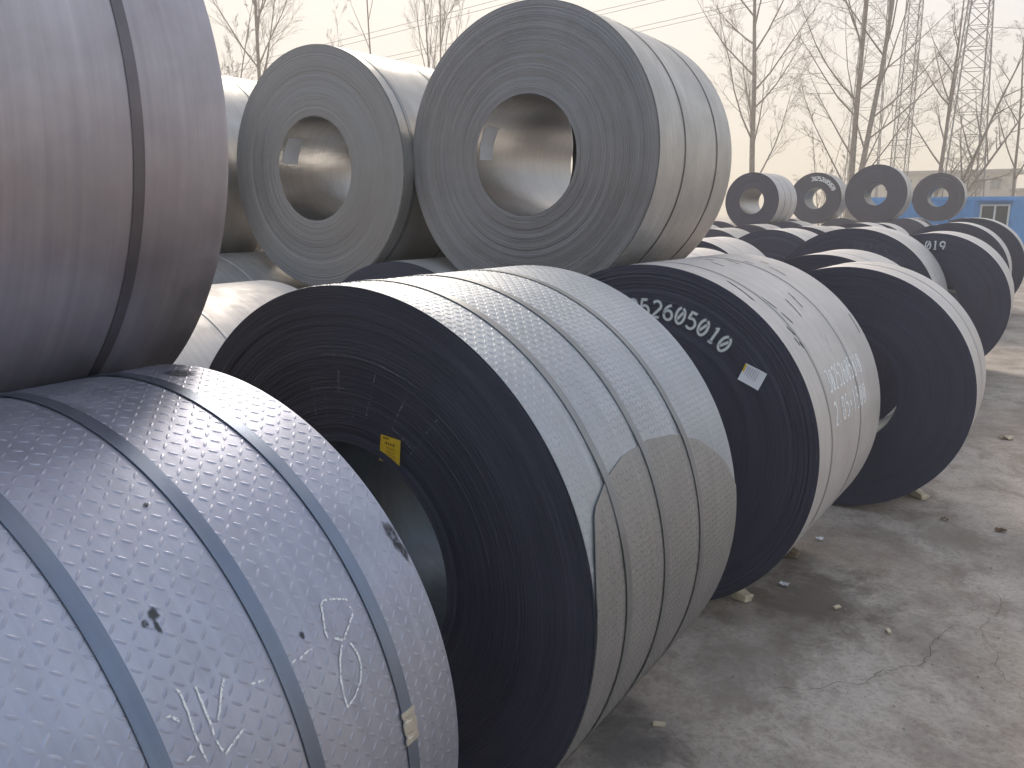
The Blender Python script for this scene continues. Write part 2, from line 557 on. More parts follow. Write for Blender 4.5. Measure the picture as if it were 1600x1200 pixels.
def smooth_by_angle(me, ang=30):
    me.polygons.foreach_set('use_smooth', [True] * len(me.polygons))
    bm = bmesh.new(); bm.from_mesh(me)
    for e in bm.edges:
        if len(e.link_faces) == 2 and e.calc_face_angle(0) > R_(ang):
            e.smooth = False
    bm.to_mesh(me); bm.free()

def end_profile(R, ri, y0, sgn, n, amp, rng, steps=()):
    """stepped wraps from the rim to the bore; sgn -1 = the face looks towards -y"""
    prof = [(R, y0)]
    ph = rng.uniform(0, 50)
    for i in range(n):
        ra = R - (R - ri) * i / n - 0.0006
        rb = R - (R - ri) * (i + 1) / n
        mid = (ra + rb) / 2 / R
        off = amp * (0.65 * noise.noise(Vector((i * 0.13 + ph, 0, 0))) + 0.5 * rng.uniform(-1, 1))
        for lo, hi, dy in steps:
            if lo <= mid <= hi:
                off += dy
        y = y0 + sgn * (0.004 + off)
        if i == 0:
            y = y0
        prof += [(ra, y), (rb, y)]
    prof.append((ri, y0 - sgn * 0.01))
    return prof

def strap_mesh(R, y, w, rad, seg=160, t=0.0012):
    vv, ff = [], []
    for i in range(seg):
        th = 2 * math.pi * i / seg
        r = rad(math.degrees(th))
        s, c = math.sin(th), math.cos(th)
        for rr, yy in ((r, y - w / 2), (r + t, y - w / 2 + 0.001), (r + t, y + w / 2 - 0.001), (r, y + w / 2)):
            vv.append((rr * s, yy, rr * c))
    for i in range(seg):
        j = (i + 1) % seg
        for k in range(4):
            l = (k + 1) % 4
            ff.append((i * 4 + k, j * 4 + k, j * 4 + l, i * 4 + l))
    me = mesh('strap', vv, ff)
    smooth_by_angle(me, 40)
    return me

def make_coil(pos, R, ri, L, dy, label, plate, face, bore, group=None, z=None, seg=128, rings=48, amp=0.0025,
              seed=1, steps=(), straps=(), strap_w=0.035, strap_mat='strap_grey', strap_rad=None, far_steps=()):
    """pos and sizes in survey units"""
    rng = random.Random(seed)
    X, Y = pos[0] * S, pos[1] * S
    R, ri, L = R * S, ri * S, L * S
    Z = R if z is None else z * S
    root = empty('steel_coil', (X, Y, Z - R), -dy)
    tag(root, label, 'steel coil', group)
    at = (0, 0, R)
    me = revolve([(R, 0.0), (R, L * .25), (R, L * .5), (R, L * .75), (R, L)], seg, 'outer_wrap')
    me.polygons.foreach_set('use_smooth', [True] * len(me.polygons))
    link('outer_wrap', me, M[plate], root, at)
    me = revolve(end_profile(R - 0.001, ri, 0.0, -1, rings, amp, rng, steps), seg, 'end_face', inward=True)
    smooth_by_angle(me)
    link('end_face', me, M[face], root, at)
    me = revolve(end_profile(R - 0.001, ri, L, 1, max(8, rings // 4), amp, rng), seg, 'end_face')
    smooth_by_angle(me)
    link('end_face', me, M[face], root, at)
    me = revolve([(ri, -0.004), (ri + .002, L * .33), (ri, L * .66), (ri, L + 0.004)], max(48, seg // 2), 'bore', inward=True)
    me.polygons.foreach_set('use_smooth', [True] * len(me.polygons))
    link('bore', me, M[bore], root, at)
    rad = strap_rad or (lambda th: R + 0.0022)
    for y in straps:
        link('strap', strap_mesh(R, y * S, strap_w, rad, max(seg, 96)), M[strap_mat], root, at)
    root['_R'] = R
    del root['_R']
    return root, R, ri, L, at

def lug_mesh(R, L, keep, rad, cell=0.0262, ln=0.0265, wd=0.0068, hh=0.0013):
    """raised tread bars, two directions in turn like checker plate"""
    vv, ff = [], []
    nth = int(2 * math.pi * R / cell / 2) * 2
    ny = int(L / cell)
    for i in range(nth):
        for j in range(ny):
            th = 2 * math.pi * (i + 0.5) / nth
            y = (j + 0.5) * L / ny
            if not keep(math.degrees(th), y):
                continue
            r = rad(math.degrees(th), y)
            a = R_(45) if (i + j) % 2 else R_(-45)
            ca, sa = math.cos(a), math.sin(a)
            b = len(vv)
            for u, w, h in ((-ln / 2, 0, -.0002), (-ln * .22, -wd / 2, -.0002), (ln * .22, -wd / 2, -.0002), (ln / 2, 0, -.0002),
                            (ln * .22, wd / 2, -.0002), (-ln * .22, wd / 2, -.0002),
                            (-ln * .24, 0, hh), (ln * .24, 0, hh)):
                du, dv = u * ca - w * sa, u * sa + w * ca
                t2 = th + dv / R
                vv.append(((r + h) * math.sin(t2), y + du, (r + h) * math.cos(t2)))
            for q in ((0, 1, 6), (1, 2, 7, 6), (2, 3, 7), (3, 4, 7), (4, 5, 6, 7), (5, 0, 6)):
                ff.append(tuple(b + k for k in q))
    return mesh('tread_lugs', vv, ff, True)

def on_cyl(R, off):
    return lambda u, v: ((R + off) * math.sin(u / R), v, (R + off) * math.cos(u / R))

def on_face(off):
    return lambda u, v: (u, -off, v)

def text_on(txt, size, place, gap=1.18):
    """stroke lines of a text; place(k, gx, gy) puts glyph k's coordinate on the surface"""
    out = []
    for k, ch in enumerate(txt):
        for st in GL.get(ch, []):
            out.append([place(k, (x - .3) * size, (y - .5) * size) for x, y in st])
    return out

def arc_text(txt, size, r0, ang0, dang):
    def place(k, gx, gy):
        a = R_(ang0 + k * dang)
        rr = r0 + gy
        return (rr * math.sin(a) + gx * math.cos(a), rr * math.cos(a) - gx * math.sin(a))
    return text_on(txt, size, place)

# ---- nearest ground coil: blue checker plate
rngA = random.Random(5)
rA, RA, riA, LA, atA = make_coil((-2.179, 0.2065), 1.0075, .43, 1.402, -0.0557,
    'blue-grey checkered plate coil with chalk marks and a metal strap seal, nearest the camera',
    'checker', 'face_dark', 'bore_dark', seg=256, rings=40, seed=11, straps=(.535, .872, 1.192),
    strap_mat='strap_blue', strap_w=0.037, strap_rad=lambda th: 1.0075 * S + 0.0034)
o = link('tread_lugs', lug_mesh(RA, LA, lambda t, y: True, lambda t, y: RA, 0.0285, 0.0285, 0.0082, 0.0018), M['checker'], rA, atA)
tag(o, kind='stuff')
CHALK = [
[(58.6, 0.995), (57.5, 0.964), (56.7, 0.93), (57.1, 0.92), (58.3, 0.912), (60.4, 0.899), (61.8, 0.898)],
[(59.1, 0.987), (60.4, 0.99), (61.3, 0.972), (62.3, 0.95), (63.0, 0.935), (61.9, 0.91)],
[(63.2, 0.934), (63.8, 0.919), (65.2, 0.904), (67.4, 0.889), (69.9, 0.883), (71.1, 0.883), (70.6, 0.91), (69.3, 0.937), (67.7, 0.953), (65.9, 0.958), (63.6, 0.948)],
[(61.4, 0.852), (61.7, 0.822), (61.9, 0.807)],
[(61.5, 0.806), (61.8, 0.784)],
[(61.6, 0.722), (61.0, 0.678)],
[(58.4, 0.646), (59.7, 0.628), (61.1, 0.613), (62.7, 0.596)],
[(57.5, 0.584), (59.2, 0.583), (61.0, 0.581), (62.5, 0.582), (64.0, 0.579), (65.4, 0.582), (66.4, 0.588), (65.8, 0.608), (65.1, 0.64)],
[(56.7, 0.547), (57.5, 0.554), (59.0, 0.552), (60.4, 0.551), (61.9, 0.548), (63.2, 0.548), (64.6, 0.548), (66.0, 0.549)],
[(59.0, 0.504), (59.2, 0.52), (60.0, 0.529), (60.5, 0.531)],
[(64.6, 0.511), (64.3, 0.524), (64.6, 0.534)]]
lines = [[(R_(t) * RA, y) for t, y in pl] for pl in CHALK]
for ln_ in lines:
    ribbons('chalk_mark', [ln_], on_cyl(RA, 0.0021), 0.0019, 0.0031, M['chalk'], rA, atA, 0.006, rngA, 0.0006)
def blob_outline(cu, cv, ru, rv, rng, n=14):
    return [(cu + ru * math.cos(2 * math.pi * i / n) * rng.uniform(.7, 1.2), cv + rv * math.sin(2 * math.pi * i / n) * rng.uniform(.7, 1.2)) for i in range(n)]
for t, y, ru, rv in ((47.9, .580, .017, .013), (49.4, .574, .020, .006), (48.6, .556, .011, .008), (59.3, .842, .010, .007),
                     (3.5, 1.150, .060, .040), (53.6, 1.215, .055, .018), (56.5, 1.222, .035, .012), (34, .70, .007, .008)):
    blot('oil_stain', blob_outline(R_(t) * RA, y, ru, rv, rngA), on_cyl(RA, 0.0016), M['oil'], rA, atA)
# strap seal: a folded metal clip with bitten edges
def seal_mesh(R, th0, th1, y, w, r0):
    vv, ff = [], []
    n = 14
    for i in range(n + 1):
        th = R_(th0 + (th1 - th0) * i / n)
        bite = 0.0035 if i in (3, 4, 10, 11) else 0.0
        for yy, rr in ((y - w / 2 + bite, r0), (y - w / 2 + bite, r0 + .0035), (y - w * .2, r0 + .0042 - bite * .5), (y + w * .2, r0 + .0042), (y + w / 2 - bite, r0 + .0035), (y + w / 2 - bite, r0)):
            vv.append((rr * math.sin(th), yy, rr * math.cos(th)))
    for i in range(n):
        for k in range(5):
            a = i * 6 + k
            ff.append((a, a + 6, a + 7, a + 1))
    ff.append(tuple(range(6))); ff.append(tuple(range(n * 6 + 5, n * 6 - 1, -1)))
    return mesh('strap_seal', vv, ff)
link('strap_seal', seal_mesh(RA, 77.4, 82.4, 1.192 * S, 0.046, RA + 0.0038), M['seal'], rA, atA)

# ---- second ground coil: grey checker plate with rounded tail end
RB = 1.1119 * S
TONGUE = [(0.0, 83), (0.034, 75.5), (0.095, 69.0), (0.238, 65.2), (0.397, 63.1), (0.624, 62.5), (0.842, 64.0), (1.057, 67.8), (1.217, 73.0), (1.3, 77), (1.3765, 83)]
TONGUE = [(a * S, t) for a, t in TONGUE]
def tongue_th(y):
    for (a, ta), (b, tb) in zip(TONGUE, TONGUE[1:]):
        if a <= y <= b:
            return ta + (tb - ta) * (y - a) / (b - a)
    return 85.0
TEND = 200.0
def tongue_lift(t, y):
    """radial lift of the tail sheet: springs off a little along its rounded end"""
    k = max(0.0, 1 - (t - tongue_th(y)) / 14.0)
    return 0.0042 + 0.006 * k * max(0, 1 - y / 0.35)
def strapB(th):
    th = th % 360
    if th < 58 or th > 215:
        return RB + 0.0034
    k = min(1, (th - 58) / 7) * min(1, (215 - th) / 12)
    return RB + 0.0034 + 0.0052 * max(0, k)
rB, RB, riB, LB, atB = make_coil((-2.216, 2.260), 1.1119, .497, 1.3765, 0.0236,
    'checkered plate coil with a yellow label and a rounded tail end, second from the camera',
    'checker2', 'face_dark', 'bore_dark', seg=224, rings=84, amp=0.003, seed=21, straps=(.238, .566, .932),
    strap_mat='strap_grey', strap_w=0.036, strap_rad=strapB, steps=((.445, .475, 0.012), (.475, .72, -0.004), (.90, .93, 0.003)))
def in_tongue(t, y):
    return tongue_th(y) - 0.3 < t < TEND
o = link('tread_lugs', lug_mesh(RB, LB, lambda t, y: not (tongue_th(y) - 1.2 < t < TEND), lambda t, y: RB, 0.0235, 0.0255, 0.0086, 0.0021), M['checker2'], rB, atB)
tag(o, kind='stuff')
vv, ff = [], []
ny, nt_ = 48, 60
for j in range(ny + 1):
    y = LB * j / ny
    t0 = tongue_th(y)
    for i in range(nt_ + 1):
        t = t0 + (TEND - t0) * (i / nt_) ** 1.3
        for dr in (0.0, -0.0028):
            r = RB + tongue_lift(t, y) + dr - (0.0035 if i == nt_ else 0)
            vv.append((r * math.sin(R_(t)), y, r * math.cos(R_(t))))
w = (nt_ + 1) * 2
for j in range(ny):
    for i in range(nt_):
        a = j * w + i * 2
        ff.append((a, a + 2, a + w + 2, a + w))
        ff.append((a + 1, a + w + 1, a + w + 3, a + 3))
    a = j * w
    ff.append((a, a + w, a + w + 1, a + 1))
for i in range(nt_):
    a = i * 2; b = ny * w + i * 2
    ff.append((a, a + 1, a + 3, a + 2)); ff.append((b, b + 2, b + 3, b + 1))
me = mesh('tail_sheet', vv, ff)
smooth_by_angle(me, 35)
tail = tag(link('tail_sheet', me, M['tongue'], rB, atB), 'dusty rounded tail end of the outermost sheet')
o = link('tread_lugs', lug_mesh(RB, LB, lambda t, y: tongue_th(y) + 1.0 < t < TEND - 4, lambda t, y: RB + tongue_lift(t, y), 0.0235, 0.0255, 0.0086, 0.0021), M['tongue'], tail)
tag(o, kind='stuff')
# yellow label
def card(name, corners, off, mat, parent, loc, thick=0.0008, curl=0.0, n=6):
    """thin card on the end face; corners: top left, top right, bottom right, bottom left in (u, v)"""
    tl, tr, br, bl = [Vector(c_) for c_ in corners]
    vv, ff = [], []
    for j in range(n + 1):
        for i in range(n + 1):
            a = tl.lerp(tr, i / n); b = bl.lerp(br, i / n)
            q = a.lerp(b, j / n)
            lift = off + curl * ((i / n - .5) ** 2 + (j / n) ** 3)
            vv.append((q.x, -lift - thick, q.y))
    k = (n + 1) ** 2
    vv += [(x, y + thick, z_) for x, y, z_ in vv]
    for j in range(n):
        for i in range(n):
            a = j * (n + 1) + i
            ff.append((a, a + n + 1, a + n + 2, a + 1))
            ff.append((k + a, k + a + 1, k + a + n + 2, k + a + n + 1))
    for i in range(n):
        for a, b in ((i, i + 1), (n * (n + 1) + i + 1, n * (n + 1) + i), ((i + 1) * (n + 1), i * (n + 1)), (i * (n + 1) + n, (i + 1) * (n + 1) + n)):
            ff.append((a, b, k + b, k + a))
    return link(name, mesh(name, vv, ff), mat, parent, loc)
def sub(corners, u0, v0, u1, v1):
    tl, tr, br, bl = [Vector(c_) for c_ in corners]
    def at(u, v): return tl.lerp(tr, u).lerp(bl.lerp(br, u), v)
    return [at(u0, v0), at(u1, v0), at(u1, v1), at(u0, v1)]
YL = [(0.163, 0.492), (0.249, 0.484), (0.241, 0.392), (0.150, 0.400)]
lab = card('label', YL, 0.012, M['yellow'], rB, atB)
lab['label'] = 'yellow paper label'
for a in ((.12, .06, .42, .11), (.25, .21, .33, .30), (.38, .22, .45, .30), (.50, .22, .57, .31), (.63, .22, .72, .32)):
    card('print', sub(YL, *a), 0.0132, M['print'], lab, None, 0.0003, n=1)
for a in ((.30, .40, .72, .425), (.34, .46, .78, .485), (.3, .56, .75, .60), (.32, .66, .80, .69), (.36, .74, .82, .765), (.36, .85, .84, .875)):
    card('print', sub(YL, *a), 0.0132, M['print_soft'], lab, None, 0.0003, n=1)
card('print', sub(YL, .04, .72, .29, .96), 0.0132, M['paper'], lab, None, 0.0003, n=1)
# faint chalk on its end face
rngB = random.Random(3)
fl = []
for a0, r0, r1 in ((-3, .60, .72), (10, .54, .72), (22, .55, .72), (33, .52, .73), (-10, .52, .62), (3, .50, .60), (-16, .53, .68)):
    fl.append([(r * math.sin(R_(a0 + (r - r0) * 12)), r * math.cos(R_(a0 + (r - r0) * 12))) for r in [r0 + (r1 - r0) * i / 6 for i in range(7)]])
fl.append([(.63 * math.sin(R_(a)), .63 * math.cos(R_(a))) for a in range(-14, 2, 3)])
fl.append([(.745 * math.sin(R_(a)), .745 * math.cos(R_(a))) for a in range(-8, 26, 3)])
fl.append([(.21, .52), (.25, .50), (.30, .46)])
for ln_ in fl:
    ribbons('chalk_mark', [ln_], on_face(0.0125), 0.0016, 0.0035, M['chalk_faint'], rB, atB, 0.012, rngB, 0.0012)

# ---- third ground coil: pale strip with painted numbers
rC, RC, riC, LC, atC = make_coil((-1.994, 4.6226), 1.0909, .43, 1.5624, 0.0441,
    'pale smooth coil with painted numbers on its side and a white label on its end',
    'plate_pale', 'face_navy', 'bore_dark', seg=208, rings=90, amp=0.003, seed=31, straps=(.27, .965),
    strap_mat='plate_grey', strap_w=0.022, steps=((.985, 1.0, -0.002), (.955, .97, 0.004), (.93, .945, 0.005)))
TXT = '30252605010'
lines = arc_text(TXT, .086, .731, 38.0 - 5.45 * 10, 5.45)
ribbons('painted_number', lines, on_face(0.0125), 0.0042, 0.0105, M['paint'], rC, atC, 0.01)
def place1(k, gx, gy):
    return (R_(67.2) * RC - gy * 1.0, (0.40 + 0.0745 * k) * S + gx * .62 + 0.0)
lines = text_on(TXT, .115, place1)
def place2(k, gx, gy):
    return (R_(77.6) * RC - gy * 1.0, (0.40 + 0.088 * k) * S + gx * .68)
lines += text_on('2.85*1500', .118, place2)
ribbons('painted_number', [[(u, v_) for u, v_ in l] for l in lines], on_cyl(RC, 0.0012), 0.0062, 0.0085, M['brush'], rC, atC, 0.01, random.Random(8), 0.001)
DASH = [((23.2, .18), (34.9, .135)), ((32.9, .285), (40, .32)), ((41, .325), (46.5, .355)), ((34.6, .763), (42.4, .733)), ((36.8, .602), (45.2, .578)), ((19.2, 1.153), (27.1, 1.134)),
        ((11.2, 1.047), (15.6, 1.051)), ((7.9, .618), (14.1, .572)), ((8.2, .893), (14.4, .845)), ((49.9, 1.50), (58.6, 1.476)), ((46.2, .218), (50.2, .249)), ((50.3, .206), (53.8, .215)), ((52, .24), (55, .25)), ((3, .75), (7, .73)), ((14, 1.25), (18, 1.25))]
for a, b in DASH:
    ribbons('scuff_mark', [[(R_(a[0]) * RC, a[1] * S), (R_(b[0]) * RC, b[1] * S)]], on_cyl(RC, 0.0009), 0.0060, 0.0085, M['scuff'], rC, atC, 0.012, rngA, 0.0006)
for ln_ in ([(54, .62), (57, .60), (61, .585)], [(53, .66), (55.5, .635), (59, .615), (62, .63)], [(52.5, .58), (55, .575)]):
    ribbons('chalk_mark', [[(R_(t) * RC, y) for t, y in ln_]], on_cyl(RC, 0.0011), 0.003, 0.008, M['chalk_faint'], rC, atC, 0.012, rngB, 0.002)
WL = [(0.568, 0.490), (0.679, 0.447), (0.640, 0.358), (0.532, 0.404)]
lab = card('label', WL, 0.012, M['paper'], rC, atC, curl=0.006)
lab['label'] = 'white paper label with a yellow edge'
card('print', sub(WL, 0.0, .03, .085, .97), 0.0145, M['yellow'], lab, None, 0.0003, n=2)
for i in range(6):
    card('print', sub(WL, .16 + .1 * i, .10, .19 + .1 * i, random.Random(i).uniform(.6, .9)), 0.0145, M['paper_grey'], lab, None, 0.0003, n=2)
card('print', sub(WL, .86, .82, .94, .93), 0.0145, M['print'], lab, None, 0.0003, n=1)

# ---- fourth and further coils of the front row
make_coil((-1.315, 7.1638), 1.0238, .472, .85, 0.018, 'dark-faced coil with a telescoped hollow core, third along the row after the checkered coils',
    'plate_pale', 'face_navy', 'bore_dark', seg=176, rings=70, amp=0.0025, seed=41, straps=(.45,), strap_w=0.02, strap_mat='plate_pale',
    steps=((.46, .50, 0.02), (.50, .54, 0.008)))
make_coil((-1.97, 9.2), 1.02, .43, 1.45, 0.0, 'dark steel coil almost hidden behind the telescoped coil, only its pale crown showing',
    'plate_pale', 'face_navy', 'bore_dark', seg=144, rings=40, seed=42, straps=(.5,), strap_w=0.02, strap_mat='plate_pale')
rG, RG, _, _, atG = make_coil((-2.2, 12.1), 1.13, .43, 1.45, 0.0, 'large dark-faced coil with faint chalk numbers, left of the coil numbered 019',
    'plate_pale', 'face_navy', 'bore_dark', seg=144, rings=50, seed=43, straps=(.5,), strap_w=0.02, strap_mat='plate_pale')
ribbons('painted_number', arc_text('3025260501', .085, .80, 2, 6.2), on_face(0.0125), 0.004, 0.011, M['chalk_faint'], rG, atG, 0.012)
rE, RE, riE, LE, atE = make_coil((-1.36, 13.75), 1.085, .43, 1.5, 0.0, 'dark-faced coil with the white painted number ending 019',
    'plate_pale', 'face_navy', 'bore_dark', seg=144, rings=50, seed=44, straps=(.5,), strap_w=0.02, strap_mat='plate_pale')
ribbons('painted_number', arc_text('019', .105, .80, -4.6, 6.0), on_face(0.0125), 0.006, 0.0125, M['paint'], rE, atE, 0.01)
make_coil((-1.62, 20.0), 1.12, .43, 1.5, 0.0, 'dark-faced coil behind the coil numbered 019', 'plate_pale', 'face_navy', 'bore_dark', seg=112, rings=36, seed=45, straps=(.7,), strap_w=0.02, strap_mat='plate_pale')
make_coil((-1.42, 22.3), 1.16, .43, 1.5, 0.0, 'farthest dark-faced coil of the front row, in front of the blue cabin window', 'plate_grey', 'face_navy', 'bore_dark', seg=112, rings=36, seed=46, straps=(.7,), strap_w=0.02, strap_mat='plate_pale')

# ---- second row and under the top coils
def ground_coil(x, y, R, label, seed, plate='plate_pale', face='face_navy', group=None, L=1.5, seg=96, rings=24, straps=(.6,), **kw):
    return make_coil((x, y), R, .43, L, 0.0, label, plate, face, 'bore_dark', group=group, seg=seg, rings=rings, seed=seed, straps=straps, strap_w=0.02, strap_mat='plate_pale', **kw)
ground_coil(-4.25, 0.25, 1.0, 'pale coil under the big near top coil, behind the nearest checkered coil', 61, seg=128)
ground_coil(-4.38, 2.30, 1.02, 'warm pale coil beside the yellow-labelled coil, its crown showing below the near top coil', 62, seg=160, rings=30, L=1.45)
ground_coil(-4.37, 5.07, 1.05, 'dark-faced coil whose crown shows beneath the two middle top coils', 63, seg=160, rings=50)
ground_coil(-6.55, 4.3, 1.05, 'grey coil under the left edge of the second top coil', 64, 'plate_grey', seg=128, rings=30)
ground_coil(-4.5, 12.0, 1.035, 'pale coil crown just right of the largest top coil, with a dark end', 65, seg=128, rings=30)
ground_coil(-4.15, 15.1, 1.08, 'dark-faced coil between the pale crown and the large chalk-numbered coil', 66, seg=128, rings=30)
ground_coil(-3.95, 9.4, 1.0, 'pale coil crown peeping out at the lower right of the largest top coil', 67, seg=128, rings=30)
ground_coil(-8.65, 4.6, 1.05, 'grey coil under the left side of the half-hidden pale top coil', 68, 'plate_grey', seg=96)

# ---- top tier, near
make_coil((-3.19, 0.2366), 1.03, .43, 1.5, -0.0125, 'huge smooth mauve-grey coil with one dark strap, nearest of the top tier',
    'plate_near', 'face_mid', 'bore', z=2.765, seg=256, rings=40, seed=71, straps=(1.19,), strap_mat='strap_mauve', strap_w=0.032)
r2, R2, ri2, L2, at2 = make_coil((-5.36, 5.188), 1.01, .4366, 1.5, 0.0, 'grey top-tier coil with a smooth end and a white label inside its bore',
    'plate_grey', 'face_mid', 'bore_tread', z=2.85, seg=192, rings=90, amp=0.0006, seed=72, straps=(.125, .8), strap_mat='strap_grey')
r3, R3, ri3, L3, at3 = make_coil((-3.288, 5.294), 1.0662, .4352, 1.49, 0.002, 'largest grey top-tier coil with ridged wound end and two dark straps',
    'plate_grey', 'face_grey', 'bore', z=2.899, seg=208, rings=110, amp=0.0016, seed=73, straps=(.46, 1.13), strap_mat='strap_dark', strap_w=0.018)
make_coil((-7.55, 4.7), 1.03, .43, 1.5, 0.0, 'pale top-tier coil half hidden between the near top coil and the smooth-ended one',
    'plate_grey', 'face_mid', 'bore', z=2.86, seg=128, rings=30, seed=74, straps=(.3, 1.1))
def bore_label(root, ri, at, t0, t1, y0, y1):
    vv, ff = [], []
    n = 8
    for i in range(n + 1):
        th = R_(t0 + (t1 - t0) * i / n)
        for y in (y0, y1):
            r = ri - 0.002
            vv.append((r * math.sin(th), y, r * math.cos(th)))
    for i in range(n):
        a = i * 2
        ff.append((a, a + 1, a + 3, a + 2))
    o = link('label', mesh('label', vv, ff, True), M['paper'], root, at)
    o['label'] = 'white paper label stuck inside the bore'
bore_label(r2, ri2, at2, -82, -50, .03, .19)
bore_label(r3, ri3, at3, -92, -58, .03, .19)
bore_label(r3, ri3, at3, 112, 126, .10, .18)
# loose inner tail of the strip, sprung into the bore near its mouth
vv, ff = [], []
for j in range(9):
    for i in range(17):
        th, y = 50 + 80 * i / 16, L3 * (.03 + .40 * j / 8)
        k = (1 - abs(i - 8) / 8) ** .7
        for dr in (0, .003):
            r = ri3 - .003 - .050 * k * (1 - .7 * j / 8) - dr
            vv.append((r * math.sin(R_(th)), y, r * math.cos(R_(th))))
for j in range(8):
    for i in range(16):
        a = (j * 17 + i) * 2
        ff.append((a, a + 2, a + 36, a + 34)); ff.append((a + 1, a + 35, a + 37, a + 3))
for j in (0, 8):
    for i in range(16):
        a = (j * 17 + i) * 2
        ff.append((a, a + 1, a + 3, a + 2))
link('inner_tail', mesh('inner_tail', vv, ff, False), M['bore'], r3, at3)

# ---- far tier of four and the packed rows they lie on
FAR = 'four far top-tier coils'
make_coil((-7.85, 26.18), .881, .40, 1.522, 0.11, 'leftmost of the four far top coils, its pale side showing', 'plate_pale', 'face_navy', 'bore', z=2.78, seg=96, rings=24, seed=81, straps=(.5, 1.0), group=FAR)
ry, Ry, _, _, aty = make_coil((-8.13, 35.9), 1.038, .4316, 1.5, 0.0, 'second far top coil from the left with white numbers on its end', 'plate_grey', 'face_navy', 'bore_dark', z=2.98, seg=96, rings=24, seed=82, straps=(.75,), group=FAR)
ribbons('painted_number', arc_text('30252605020', .135, .70, -12, 7.4), on_face(0.0125), 0.009, 0.022, M['brush'], ry, aty, 0.02)
make_coil((-5.57, 34.36), 1.109, .409, 1.5, 0.0, 'largest of the four far top coils', 'plate_grey', 'face_navy', 'bore_dark', z=3.09, seg=96, rings=24, seed=83, straps=(.75,), group=FAR)
make_coil((-4.18, 41.95), 1.062, .4256, 1.5, 0.0, 'rightmost of the four far top coils, blue cabin showing through its bore', 'plate_grey', 'face_navy', 'bore_dark', z=3.07, seg=96, rings=24, seed=84, straps=(.75,), group=FAR)
PACK = 'coils packed in the far rows'
rngF = random.Random(17)
GEN = 'steel coil mostly hidden in the packed far rows'
far_spots = [(-4.35, 18.2, 1.08, 'thin crown showing just left of the large chalk-numbered coil'), (-4.6, 21.0, 1.05, GEN),
             (-4.3, 24.0, 1.08, 'crown below the largest far top coil, at its left'), (-4.45, 28.0, 1.05, GEN),
             (-4.5, 34.3, 1.1, 'dark coil supporting the largest far top coil on its right'), (-5.2, 41.9, 1.08, GEN), (-3.05, 41.9, 1.08, GEN),
             (-6.5, 18.6, 1.04, 'low crown nearest the side of the largest top coil, under the leftmost far top coil'),
             (-6.7, 22.2, 1.06, 'crown under the middle of the leftmost far top coil'), (-6.75, 26.2, 1.08, 'dark coil supporting the leftmost far top coil on its right'),
             (-6.72, 34.3, 1.1, 'dark coil between the second and the largest far top coils'),
             (-8.8, 23.0, 1.06, GEN), (-8.95, 26.2, 1.08, 'dark coil supporting the leftmost far top coil on its left'), (-7.05, 36.4, 1.08, GEN), (-9.22, 36.0, 1.08, GEN),
             (-2.35, 24.6, 1.06, GEN)]
for i, (x, y, r, lb) in enumerate(far_spots):
    ground_coil(x, y, r, lb, 200 + i, rngF.choice(['plate_pale', 'plate_pale', 'plate_grey']), group=PACK, seg=72, rings=12, straps=(.75,))

# ------------------------------------------------------------------ wooden chocks and litter
def chock(x, y, rz, ln, label, old=False, seed=0, tilt=0.35):
    """a split wedge of squared timber with its sawn end and a splinter"""
    rng = random.Random(seed)
    root = empty('wooden_chock', (x * S, y * S, -0.008), rz)
    tag(root, label, 'wooden chock')
    w, h = 0.075, 0.075
    vv = []
    for k, (t, sc) in enumerate(((0, 1.0), (0.55, 1.0), (1.0, 0.72))):
        for a, b in ((-1, 0), (1, 0), (1, 1), (-1, 1)):
            vv.append((t * ln, a * w / 2 * sc + rng.uniform(-.004, .004), b * h * (1 - .45 * t) + rng.uniform(-.003, .003)))
    ff = [(0, 3, 2, 1), (8, 9, 10, 11)]
    for k in range(2):
        for i in range(4):
            j = (i + 1) % 4
            ff.append((k * 4 + i, k * 4 + j, k * 4 + 4 + j, k * 4 + 4 + i))
    me = mesh('block', vv, ff)
    bm = bmesh.new(); bm.from_mesh(me)
    bmesh.ops.bevel(bm, geom=bm.edges[:], offset=0.003, segments=1, affect='EDGES')
    bm.to_mesh(me); bm.free()
    mt = M['wood_old' if old else 'wood']
    o = link('block', me, mt, root)
    mb = MB()
    mb.box((ln * .5, w * .62, .012), (ln * .8, .016, .022), Matrix.Rotation(.06, 3, 'Z'), .003, rng)
    mb.build('splinter', mt, root)
chock(-1.53, 5.06, R_(-25), .17, 'pale split wooden chock wedged under the pale coil with painted numbers', seed=1)
chock(-.82, 7.95, R_(-48), .26, 'long pale wooden chock sticking out under the telescoped coil', seed=2)
chock(-1.42, 5.90, R_(-15), .15, 'dull old wooden chock beneath the far end of the painted coil', True, seed=3)
chock(-1.78, 2.93, R_(30), .16, 'brown wooden chock under the yellow-labelled coil', True, seed=4)

